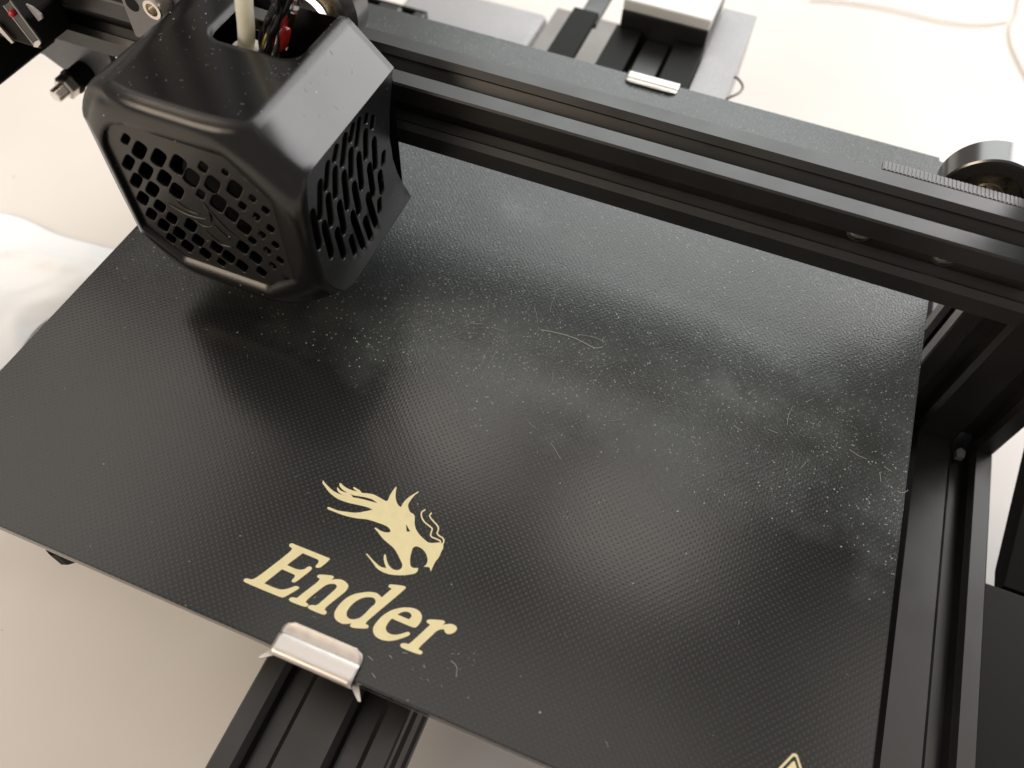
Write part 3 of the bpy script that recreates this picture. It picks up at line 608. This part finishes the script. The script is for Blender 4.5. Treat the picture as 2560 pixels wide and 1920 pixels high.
# slotted side panel
SLOTS = [(-36.0, 49.3, -36.2, 36.3), (-30.5, 53.9, -33.8, 43.8), (-26.1, 56.0, -29.4, 49.2), (-21.4, 57.2, -24.2, 53.8), (-17.1, 57.4, -21.3, 50.0), (-13.1, 57.4, -16.3, 53.6), (-10.1, 56.9, -14.1, 50.3), (-6.6, 55.6, -8.1, 53.3), (-3.9, 53.2, -5.7, 49.8), (-28.8, 48.2, -29.8, 38.1), (-23.9, 52.6, -26.1, 44.1), (-20.8, 48.8, -21.9, 36.7), (-16.1, 52.2, -18.3, 43.9), (-13.2, 48.6, -14.2, 36.9), (-8.4, 52.2, -10.4, 43.8), (-5.2, 47.3, -6.4, 37.4), (-9.2, 42.0, -9.1, 30.4), (-1.2, 39.9, -2.4, 35.9), (-4.6, 35.8, -4.5, 27.7), (-32.7, 42.6, -32.2, 29.2), (-25.0, 42.6, -25.1, 31.0), (-17.4, 42.4, -17.0, 30.9), (-12.1, 34.2, -10.2, 20.4), (-6.4, 27.7, -7.3, 23.2), (-28.2, 36.2, -27.1, 24.2), (-20.4, 35.0, -18.2, 19.5), (-14.9, 28.2, -14.2, 19.3), (-22.8, 28.6, -22.4, 21.0)]
side_out = sorted([(row_y, z) for row_y, z in [(yfront(cast(OCT_OUT, th) - RND, th) + RND, CZ + cast(OCT_OUT, th) * math.sin(th)) for th in ths if abs(CX + cast(OCT_OUT, th) * math.cos(th) + 38.5) < 0.02]], key=lambda q: q[1])
so = [(y + 0.12, z) for y, z in side_out]
so = so + [(7.8, 58.9), (6.0, 54), (3.8, 48), (2.6, 41), (3.0, 34), (4.6, 28), (6.6, 22.5), (8.6, 16.2), (-27, 15.6), (-30, 16.2)]
holes = []
for y0, z0, y1, z1 in SLOTS:
    a = Vector((y0, z0)); b = Vector((y1, z1)); d = (b - a); L = d.length; d.normalize(); nrm = Vector((-d.y, d.x)); w = 1.3 if L > 8 else 1.15
    pts = []
    for u, s in ((0.0, 0.35), (0.05, 0.8), (0.14, 1.0), (0.86, 1.0), (0.95, 0.8), (1.0, 0.35)): pts.append(a + d * L * u + nrm * w * s)
    for u, s in ((1.0, -0.35), (0.95, -0.8), (0.86, -1.0), (0.14, -1.0), (0.05, -0.8), (0.0, -0.35)): pts.append(a + d * L * u + nrm * w * s)
    holes.append([(p.x, p.y) for p in pts])
bm = perforated(so, holes, 0.8, 0.16, 2.0)
for v in bm.verts:                      # the foot of this wall flares outwards a little
    z = v.co.y / S
    if z < 26: v.co.z += 0.018 * (26 - z) ** 2 * S
bm.transform(Matrix(((0, 0, 1, -38.75 * S), (1, 0, 0, 0), (0, 1, 0, 0), (0, 0, 0, 1))))
obj('side_vent', bm, M_GRILLE, ph, True, 40)
# honeycomb front grille
HOLES = [(-84.06,56.51,0.43,-0.29,-0.79,-1.03),(-81.24,54.22,0.73,-0.49,-1.21,-1.63),(-76.19,53.77,0.78,-0.52,-1.17,-1.63),(-70.93,53.59,0.89,-0.59,-1.18,-1.72),(-63.61,55.51,0.54,-0.35,-0.61,-0.93),(-57.64,56.14,0.4,-0.25,-0.35,-0.55),(-86.64,48.72,0.59,-0.41,-1.14,-1.52),(-82.12,47.78,0.75,-0.52,-1.18,-1.63),(-77.08,47.35,0.76,-0.52,-1.07,-1.53),(-68.38,50.6,0.9,-0.6,-1.07,-1.61),(-62.74,50.6,0.86,-0.56,-0.99,-1.56),(-56.53,51.51,0.86,-0.55,-0.93,-1.54),(-52.08,50.43,0.41,-0.26,-0.37,-0.64),(-49.29,47.84,0.47,-0.3,-0.36,-0.65),(-86.79,43.07,0.61,-0.43,-1.1,-1.5),(-82.64,41.74,0.72,-0.5,-1.07,-1.51),(-74.77,44.13,0.8,-0.55,-0.99,-1.47),(-67.46,45.85,0.51,-0.34,-0.59,-0.92),(-63.0,44.79,0.93,-0.62,-0.99,-1.61),(-55.81,46.65,0.47,-0.3,-0.45,-0.76),(-52.58,44.47,0.42,-0.27,-0.41,-0.72),(-49.46,41.84,0.48,-0.31,-0.4,-0.73),(-87.37,37.05,0.68,-0.49,-0.97,-1.36),(-82.7,36.11,0.68,-0.49,-0.86,-1.25),(-60.04,42.19,0.82,-0.55,-0.78,-1.31),(-86.9,31.78,0.62,-0.45,-0.9,-1.3),(-80.39,32.86,0.66,-0.47,-0.81,-1.21),(-84.34,28.89,0.7,-0.51,-0.9,-1.33),(-74.88,32.59,0.75,-0.53,-0.89,-1.4),(-57.48,38.97,0.86,-0.57,-0.75,-1.3),(-52.62,38.4,0.43,-0.29,-0.39,-0.71),(-80.06,27.61,0.76,-0.56,-0.87,-1.34),(-83.8,24.22,0.61,-0.45,-0.66,-1.01),(-74.45,27.39,0.75,-0.54,-0.79,-1.27),(-79.09,23.36,0.78,-0.57,-0.77,-1.22),(-56.28,34.99,0.49,-0.33,-0.41,-0.74),(-49.42,36.33,0.46,-0.31,-0.35,-0.66),(-69.04,27.1,0.78,-0.55,-0.75,-1.26),(-73.77,22.77,0.73,-0.53,-0.69,-1.14),(-60.13,30.89,0.77,-0.53,-0.73,-1.28),(-66.08,24.86,0.81,-0.58,-0.74,-1.29),(-52.53,32.97,0.46,-0.31,-0.34,-0.64),(-57.03,28.41,0.78,-0.54,-0.67,-1.24),(-69.24,21.4,0.55,-0.39,-0.49,-0.84),(-62.58,22.9,0.77,-0.55,-0.67,-1.2),(-49.4,30.88,0.47,-0.32,-0.33,-0.65),(-56.65,23.31,0.66,-0.47,-0.5,-0.94),(-52.25,27.57,0.45,-0.31,-0.31,-0.6)]
rimpoly = [(CX + ri * math.cos(th), CZ + ri * math.sin(th)) for th, ro, ri, row in rings]
hp = []
for hx, hz, px_, pz_, qx_, qz_ in HOLES:
    pts = []
    for k in range(20):
        a = 2 * math.pi * k / 20; c = math.cos(a); q = math.sin(a); e = 0.5
        c = math.copysign(abs(c) ** e, c); q = math.copysign(abs(q) ** e, q)
        pts.append((hx + 1.66 * (px_ * c + qx_ * q), hz + 1.66 * (pz_ * c + qz_ * q)))
    hp.append(pts)
rim2 = [(CX + (x - CX) * 1.02, CZ + (z - CZ) * 1.02) for x, z in rimpoly]
bm = perforated(rim2, hp, 0.9, 0.14, 2.5)
bm.transform(Matrix(((1, 0, 0, 0), (0, 0, -1, -39.3 * S), (0, 1, 0, 0), (0, 0, 0, 1))))
obj('front_grille', bm, M_GRILLE, ph, True, 40)
# relief emblem lines across the grille
bm = bmesh.new()
for pts in ([(-79.5, 38.6), (-76, 37.2), (-72, 36.8), (-68.5, 37.4)], [(-76.5, 40.6), (-73.5, 38.6), (-70, 38.3)], [(-66.5, 41.5), (-65, 38.5), (-63.5, 36.3), (-60, 33.8)], [(-67, 36.5), (-65, 33.8), (-63, 32.0)], [(-70.5, 33.0), (-66.8, 29.4), (-63.5, 29.6)], [(-67.6, 43.3), (-66.8, 40.4), (-67.4, 36.8)], [(-72.5, 35.6), (-70, 34.4), (-67.5, 35.4)]):
    tube(bm, smooth_path([(a, -39.32, b) for a, b in pts], 5), lambda u: 0.38 * math.sin(math.pi * min(0.97, max(0.05, u))) + 0.08, 8)
obj('relief_emblem', bm, M_GRILLE, ph, True, 60)
# cooling fan behind the grille
bm = bmesh.new(); lathe(bm, [(-31.2, 0), (-31.2, 11), (-30.5, 11.6), (-26, 11.6)], (CX, 0, CZ), 'y', 40)
for k in range(7):
    a = 2 * math.pi * k / 7; c, s_ = math.cos(a), math.sin(a)
    p = [(11.5, -31.0), (20.5, -30.8), (20.5, -26), (11.5, -26)]
    vs = []
    for (r, y), tw in zip(p, (-0.28, -0.22, 0.28, 0.32)):
        vs.append(bm.verts.new(V(CX + r * math.cos(a + tw), y, CZ + r * math.sin(a + tw))))
    bm.faces.new(vs)
obj('cooling_fan', bm, M_FAN, ph)
bm = bmesh.new(); box(bm, -95, -52.2, -25, -23.5, 14, 62); box(bm, -52.0, -51.0, -36.8, 7, 14, 59); box(bm, -50.9, -45.5, -37.9, -37.0, 20, 57); obj('inner_light_block', bm, M_DARK, ph)  # unseen plates added inside the cover to keep its holes dark
bm = bmesh.new(); box(bm, -82, -60, -20, 6, 8, 50, 1.0); lathe(bm, [(8, 4.2), (5.5, 4.2), (2.2, 0.7), (2.2, 0)], (-71, -6, 0), 'z', 24); obj('hot_end', bm, M_DARK, ph)
# carriage plate on the beam side
bm = bmesh.new(); prism(bm, [(-122.4, 44.0), (-122.4, 67), (-120, 69.5), (-101, 69.5), (-97, 62), (-52, 62), (-46, 54), (-46, 20), (-60, 12), (-84, 12), (-106, 30), (-119, 43.2)], 'y', 9.6, 12.4)
obj('carriage_plate', bm, M_PLATE, ph)
bm = bmesh.new(); lathe(bm, [(0.0, 0), (0.0, 2.1)], (-119.2, 9.5, 54.2), 'y', 28); obj('plate_hole', bm, M_DARK, ph)
# socket screw
bm = bmesh.new(); lathe(bm, [(9.6, 2.9), (4.6, 2.9), (4.2, 2.6), (4.2, 1.75), (6.8, 1.6), (6.8, 0)], (-107.4, 0, 58.4), 'y', 6 * 6); obj('socket_screw', bm, M_SCREW, ph, True, 30)
# carriage wheels on the beam
for wx in (-68.2, -112):
    wsub = bpy.data.objects.new('carriage_wheel', None); COL.objects.link(wsub); wsub.location = V(wx, 25.2, 59.6); wsub.empty_display_size = 0.005
    wsub.parent = ph; wsub.matrix_parent_inverse = Matrix.Translation(-ph.location)
    def sub(name, bm, mat, sharp=30):
        o = obj(name, bm, mat, None, True, sharp); o.parent = wsub; o.matrix_parent_inverse = (Matrix.Translation(V(wx, 25.2, 59.6))).inverted(); return o
    c = (wx, 25.2, 59.6)
    bm = bmesh.new(); lathe(bm, [(-5.1, 8.05), (-5.1, 9.9), (-3.0, 12.15), (3.0, 12.15), (5.1, 9.9), (5.1, 8.05)], c, 'y', 80); sub('tyre', bm, M_TYRE)
    bm = bmesh.new(); lathe(bm, [(4.0, 8.0), (-4.4, 8.0), (-4.8, 7.6), (-4.8, 3.0)], c, 'y', 64); sub('bearing', bm, M_BEARING)
    bm = bmesh.new(); lathe(bm, [(-6.2, 0), (-6.2, 5.5), (-9.2, 7.6), (-11.3, 7.6), (-11.3, 6.3), (-11.0, 6.2), (-11.0, 0)], c, 'y', 64); sub('washer', bm, M_SCREW)
# small fibres settled on the cover
bm = bmesh.new()
for i in range(150):
    if i < 95: x, y = random.uniform(-90, -51), random.uniform(-36, 6)
    else: x, y = random.gauss(-53, 2.5), random.uniform(-22, 7)
    if -78 < x < -52.4 and y > -16: continue
    if x > -50.2: continue
    curl(x, y, 69.33, random.choice((0.2, 0.3, 0.4, 0.9)), random.uniform(0.018, 0.038))
for i in range(14):
    u = random.random(); y = random.uniform(-30, 6); sz = random.choice((0.3, 0.5, 1.2)); a = random.random() * 6.28
    x0, z0 = -49.6 + 11.1 * u, 69.3 - 10.3 * u; pts = []
    for q in range(4):
        pts.append((x0 + 0.04, y, z0 + 0.05)); d = sz / 3; x0 += d * math.cos(a) * 0.73; z0 -= d * math.cos(a) * 0.68; y += d * math.sin(a); a += random.uniform(-0.6, 0.6)
    tube(bm, pts, random.uniform(0.025, 0.05), 3)
o = obj('settled_dust', bm, M_FIBRE, ph); o['kind'] = 'stuff'

# filament tube
ft = thing('filament_tube', (-72.6, -3, 61), 'cream filament tube rising out of the opening in the print head', 'tube')
path = smooth_path([(-74.6, -2.6, 57), (-72.7, -3.7, 62), (-70.0, -5.2, 69), (-66.6, -7.6, 78), (-60.5, -10, 92), (-53, -12, 112), (-47, -10, 140), (-46, 0, 175), (-60, 20, 215)], 8)
bm = bmesh.new(); tube(bm, path, 2.05, 24); obj('tube_wall', bm, M_TUBE, ft, True, 60)
bm = bmesh.new(); lathe(bm, [(57.0, 0), (57.0, 3.7), (61.6, 3.9), (62.4, 3.5), (62.6, 2.2)], (-72.6, -3.9, 0), 'z', 40); obj('collar', bm, M_COUPLER, ft, True, 40)

# wire bundle
wb_ = thing('wire_bundle', (-66, -3, 62), 'black and red wires under glossy clear sleeves beside the cream tube', 'wires')
def wire(pts, r, mat, name='wire'):
    bm = bmesh.new(); tube(bm, smooth_path(pts, 7), r, 14); return obj(name, bm, mat, wb_, True, 60)
def jit(a): return random.uniform(-a, a)
def bundle(dx, dy, mat, r, wob=0.7):
    base = [(-69.5, -4.6, 50), (-67.6, -5.2, 57), (-66.6, -4.4, 62), (-66.0, -2.6, 66), (-64.6, -0.6, 70), (-63.2, 1.0, 74), (-61.8, 2.0, 79), (-60.5, 3.4, 88), (-59, 8, 110), (-58, 20, 180)]
    wire([(x + dx + jit(wob), y + dy + jit(wob), z + jit(0.6)) for x, y, z in base], r, mat)
for k in range(11):
    a = k * 2.4; q = 0.55 * math.sqrt(k + 0.5)
    bundle(q * math.cos(a), q * math.sin(a), M_WIRE_K, random.uniform(0.6, 0.85))
for dx, dy in ((-0.6, -1.5), (0.5, -1.8), (1.5, -1.6), (2.4, -0.9)): bundle(dx, dy, M_WIRE_K, random.uniform(0.75, 0.95), 0.9)
for dx, dy in ((1.9, -0.2), (2.3, 0.9)): bundle(dx, dy, M_WIRE_R, 0.62)
for dx, dy in ((-0.4, -1.6), (1.3, -1.3), (1.9, 1.2)): bundle(dx, dy, M_WIRE_Y, 0.36, 0.9)
# heat-shrink pieces and glossy clear sleeves
wire([(-64.2, -3.2, 63.2), (-63.2, -1.8, 66.0), (-62.4, -0.6, 68.8)], lambda u: 1.5 - 0.5 * abs(2 * u - 1) ** 3, M_WIRE_R, 'heat_shrink')
wire([(-62.8, 0.2, 70.6), (-61.7, 1.6, 74.2), (-60.8, 2.6, 78.0)], lambda u: 1.6 - 0.4 * abs(2 * u - 1) ** 3, M_WIRE_K, 'heat_shrink')
wire([(-63.6, -2.6, 64.0), (-62.4, -0.8, 68.4), (-61.0, 0.8, 72.4)], 1.9, M_SLEEVE, 'sleeve')
wire([(-60.4, 1.2, 73.0), (-59.6, 2.2, 77), (-58.8, 3.4, 84)], 1.7, M_SLEEVE, 'sleeve')
bm = bmesh.new(); box(bm, -2.3, 2.3, -1.9, 1.9, -1.9, 1.9, 0.45)
o = obj('tie_block', bm, M_WIRE_K, None); o.location = V(-69.2, -0.6, 68.4); o.rotation_euler = (0.25, 0.30, 0.35)
o.parent = wb_; o.matrix_parent_inverse = Matrix.Translation(-wb_.location)

# ------------------------------------------------------------------ left end: motor plate, bolt, limit switch housing
mp = thing('motor_plate', (-185, 37, 10), 'grey-black steel end plate below the left end of the crossbeam, a threaded bolt through it', 'bracket')
bm = bmesh.new(); prism(bm, [(-240, 3), (-199.5, 0.6), (-186.0, -7.8), (-168, -18), (-166, 45), (-166, 62), (-240, 62)], 'y', 35.6, 38.2); obj('plate', bm, M_PLATE, mp)
c = (-182.0, 0, -1.0)
bm = bmesh.new()
prof = [(36, 2.4)]
y = 35.0
while y > 19.5: prof += [(y, 2.5), (y - 0.35, 2.15)]; y -= 0.8
prof += [(19.2, 1.9), (19.0, 0)]
lathe(bm, prof, c, 'y', 28); obj('threaded_bolt', bm, M_SCREW, mp, True, 20)
bm = bmesh.new(); lathe(bm, [(23.4, 2.5), (23.4, 3.4), (24, 4.2), (27.2, 4.2), (27.9, 3.6), (27.9, 2.5)], c, 'y', 6); obj('nut', bm, M_SCREW, mp)
bm = bmesh.new(); lathe(bm, [(28.2, 2.5), (28.2, 4.6), (29.2, 4.6), (29.2, 2.5)], c, 'y', 28); lathe(bm, [(35.6, 4.0), (29.4, 4.0)], c, 'y', 28); obj('spacer', bm, M_DARK, mp, True, 30)

ls = thing('limit_switch', (-205, 5, 20), 'black limit switch housing with a metal lever at the top left corner', 'switch')
bm = bmesh.new(); box(bm, -240, -188.6, -8.5, 35.4, 9.0, 36.0, 1.2); obj('housing', bm, M_DARK, ls)
bm = bmesh.new(); box(bm, -240, -189.4, -9.8, -8.4, 9.8, 36.6, 0.6); obj('housing_cap', bm, M_GREYSHEET, ls)
bm = bmesh.new(); box(bm, -215, -151.5, 1.0, 14.4, 36.3, 46.5, 0.8); obj('switch_body', bm, M_MATT, ls)
bm = bmesh.new(); prism(bm, [(-156.2, 49.6), (-152.8, 51.9), (-148.8, 40.8), (-151.9, 38.3)], 'y', -0.4, 0.3); obj('lever', bm, M_PAINT, ls)
bm = bmesh.new(); tube(bm, [(-156.4, -0.4, 49.6), (-152.0, -0.4, 38.2)], 0.22, 8); tube(bm, [(-152.8, -0.4, 52.0), (-148.9, -0.4, 41.0)], 0.2, 8)  # pale tubes stand for light caught along the lever's edges
prism(bm, [(-152.2, 38.4), (-150.9, 40.2), (-148.5, 41.6), (-148.4, 40.6), (-150.6, 38.6)], 'y', -0.9, -0.5); obj('lever_lit_edges', bm, M_STEEL, ls)
bm = bmesh.new(); lathe(bm, [(0.0, 0.9), (-1.2, 0.9), (-1.5, 0.5), (-1.5, 0)], (-153.7, -0.4, 48.3), 'y', 16); obj('button', bm, M_LED, ls, True)
bm = bmesh.new(); prism(bm, [(-150.6, 50.2), (-148.6, 49.8), (-146.6, 48.2), (-146.9, 46.8), (-148.8, 45.6)], 'y', 2.0, 2.6); obj('terminal', bm, M_GREYSHEET, ls)
bm = bmesh.new(); prism(bm, [(-165.4, 41.0), (-163.2, 42.2), (-160.6, 37.0), (-161.8, 36.4)], 'y', -0.2, 0.4); obj('terminal', bm, M_STEEL, ls)

# ------------------------------------------------------------------ behind the bed
mb = thing('rear_motor', (-2, 205, -30), 'black motor block with window glare painted white on its top at the rear end of the centre rail', 'motor')
bm = bmesh.new(); box(bm, -21.2, 19.0, 190, 232, -72, -19.6, 0.4); obj('motor_body', bm, M_PAINT, mb)
bm = bmesh.new(); box(bm, -21.2, 19.0, 190.0, 232, -19.4, -14.2, 0.8); obj('motor_cap', bm, M_WHITE, mb)  # motor top made white to stand for window glare on it
for xa, xb in ((-22.4, -10.0), (6.0, 19.4)):
    bm = bmesh.new(); box(bm, xa, xb, 148, 189.8, -29.8, -26.5, 0.4); obj('bracket_arm', bm, M_MATT, mb)
rp = thing('rear_plate', (27, 196, -28), 'smooth grey plate standing beside the rear motor, its rim catching light', 'plate')
bm = bmesh.new(); box(bm, 19.8, 36, 128, 229, -31, -29, 0.3); obj('plate', bm, M_GREYSHEET, rp)
bm = bmesh.new(); box(bm, 34.2, 36, 128, 229, -60, -31.2, 0.3); obj('plate_flange', bm, M_GREYSHEET, rp)
sb = thing('rear_block', (-40, 185, -40), 'upright black block on the left of the rear motor behind the bed', 'block')
bm = bmesh.new(); box(bm, -46.5, -34.0, 140, 200.5, -33, -30, 0.4); obj('block_body', bm, M_DARK, sb)
bm = bmesh.new(); box(bm, -45, -35.0, 200.8, 250, -39, -36, 0.4); obj('block_tail', bm, M_PAINT, sb)
gs = thing('rear_side_panel', (-40, 185, -60), 'grey-brown panel flanking the black block behind the bed', 'panel')
bm = bmesh.new(); box(bm, -75, -26, 180, 268, -78, -74, 0.4); obj('panel', bm, M_PANEL, gs)
ps = thing('power_supply', (-115, 250, -80), 'pale grey sheet metal box behind the left part of the bed', 'power supply')
bm = bmesh.new(); box(bm, -158, -77, 190, 260, -104, -74, 4.0); obj('case', bm, M_GREYSHEET, ps)

# control drawer and screen at the right front
dr = thing('drawer_unit', (200, -90, -80), 'black drawer housing at the right front beside the base beam', 'drawer')
bm = bmesh.new(); box(bm, 166.2, 260, -190, -4.9, -104, -60, 0.5); obj('housing', bm, M_MATT, dr)
su = thing('screen_unit', (210, 10, -45), 'tilted black screen housing at the right edge of the photo', 'screen')
bm = bmesh.new(); prism(bm, [(-3.7, -60), (62, -35.4), (62, -45), (4, -66), (-3.7, -66)], 'x', 174.0, 255); obj('housing', bm, M_MATT, su)

# cables and bag on the table
wl = thing('wire_loop', (37, 190, -60), 'thin brown wire loop poking out right of the rear plate', 'wire')
bm = bmesh.new(); tube(bm, smooth_path([(32, 178, -33), (33.9, 180.0, -32), (36.4, 181.8, -32.0), (39.5, 179.4, -32.0), (41.1, 176.0, -32.0), (40.5, 171.4, -32.0), (37.5, 166.6, -32.0), (34.5, 163, -33)], 8), 0.55, 10); obj('strand', bm, M_LOOP, wl, True)
cb = thing('pale_cable', (260, 350, TZ), 'pale cable curving over the white table in the far right corner', 'cable')
bm = bmesh.new(); tube(bm, smooth_path([(194, 520, TZ + 1.3), (193, 473, TZ + 1.3), (191, 440, TZ + 1.3), (188, 423, TZ + 1.3), (189, 409, TZ + 1.3), (193, 392, TZ + 1.3), (201, 369, TZ + 1.3), (216, 330, TZ + 1.3)], 10), 0.7, 12); obj('cord', bm, M_CABLE, cb, True)

c2 = thing('beige_cord', (120, 413, TZ), 'faint beige cord lying on the white table behind the machine', 'cord')
bm = bmesh.new(); tube(bm, smooth_path([(60, 400, TZ + 1.6), (79, 407, TZ + 1.6), (118, 413, TZ + 1.6), (144, 413, TZ + 1.6), (169, 420, TZ + 1.6), (186, 432, TZ + 1.6)], 8), 0.7, 10); obj('cord', bm, M_CORD, c2, True)
bag = bmesh.new(); NX, NY = 70, 60
def hsh(a, b): return math.sin(a * 12.9898 + b * 78.233) * 43758.5453 % 1
from mathutils import noise as mnoise
gv = []
for i in range(NX + 1):
    row = []
    for j in range(NY + 1):
        u, w = i / NX * 2 - 1, j / NY * 2 - 1
        r = math.sqrt(u * u + w * w)
        edge = max(0.0, 1 - max(abs(u), abs(w)) ** 2.2)
        p = Vector((u * 2.1, w * 1.7, 3.3))
        rid = 1 - abs(mnoise.noise(p * 1.25)) * 2; rid2 = 1 - abs(mnoise.noise(p * 2.9 + Vector((4, 1, 0)))) * 2
        h = 1.0 + edge * (11 + 7 * mnoise.noise(p * 0.8)) + edge ** 0.5 * (4.5 * max(0, rid) ** 2 + 1.5 * max(0, rid2) ** 2)
        wob = 1 + 0.16 * mnoise.noise(Vector((math.atan2(w, u) * 1.7, 0.3, 7)))
        row.append(bag.verts.new(V(-297 + u * 82 * wob + w * 20, -38 + w * 66 * wob + u * 6, TZ + h)))
    gv.append(row)
for i in range(NX):
    for j in range(NY): bag.faces.new((gv[i][j], gv[i + 1][j], gv[i + 1][j + 1], gv[i][j + 1]))
tag(obj('plastic_bag', bag, M_BAG, None, True, 60), 'crumpled white plastic bag lying on the table left of the bed', 'bag')
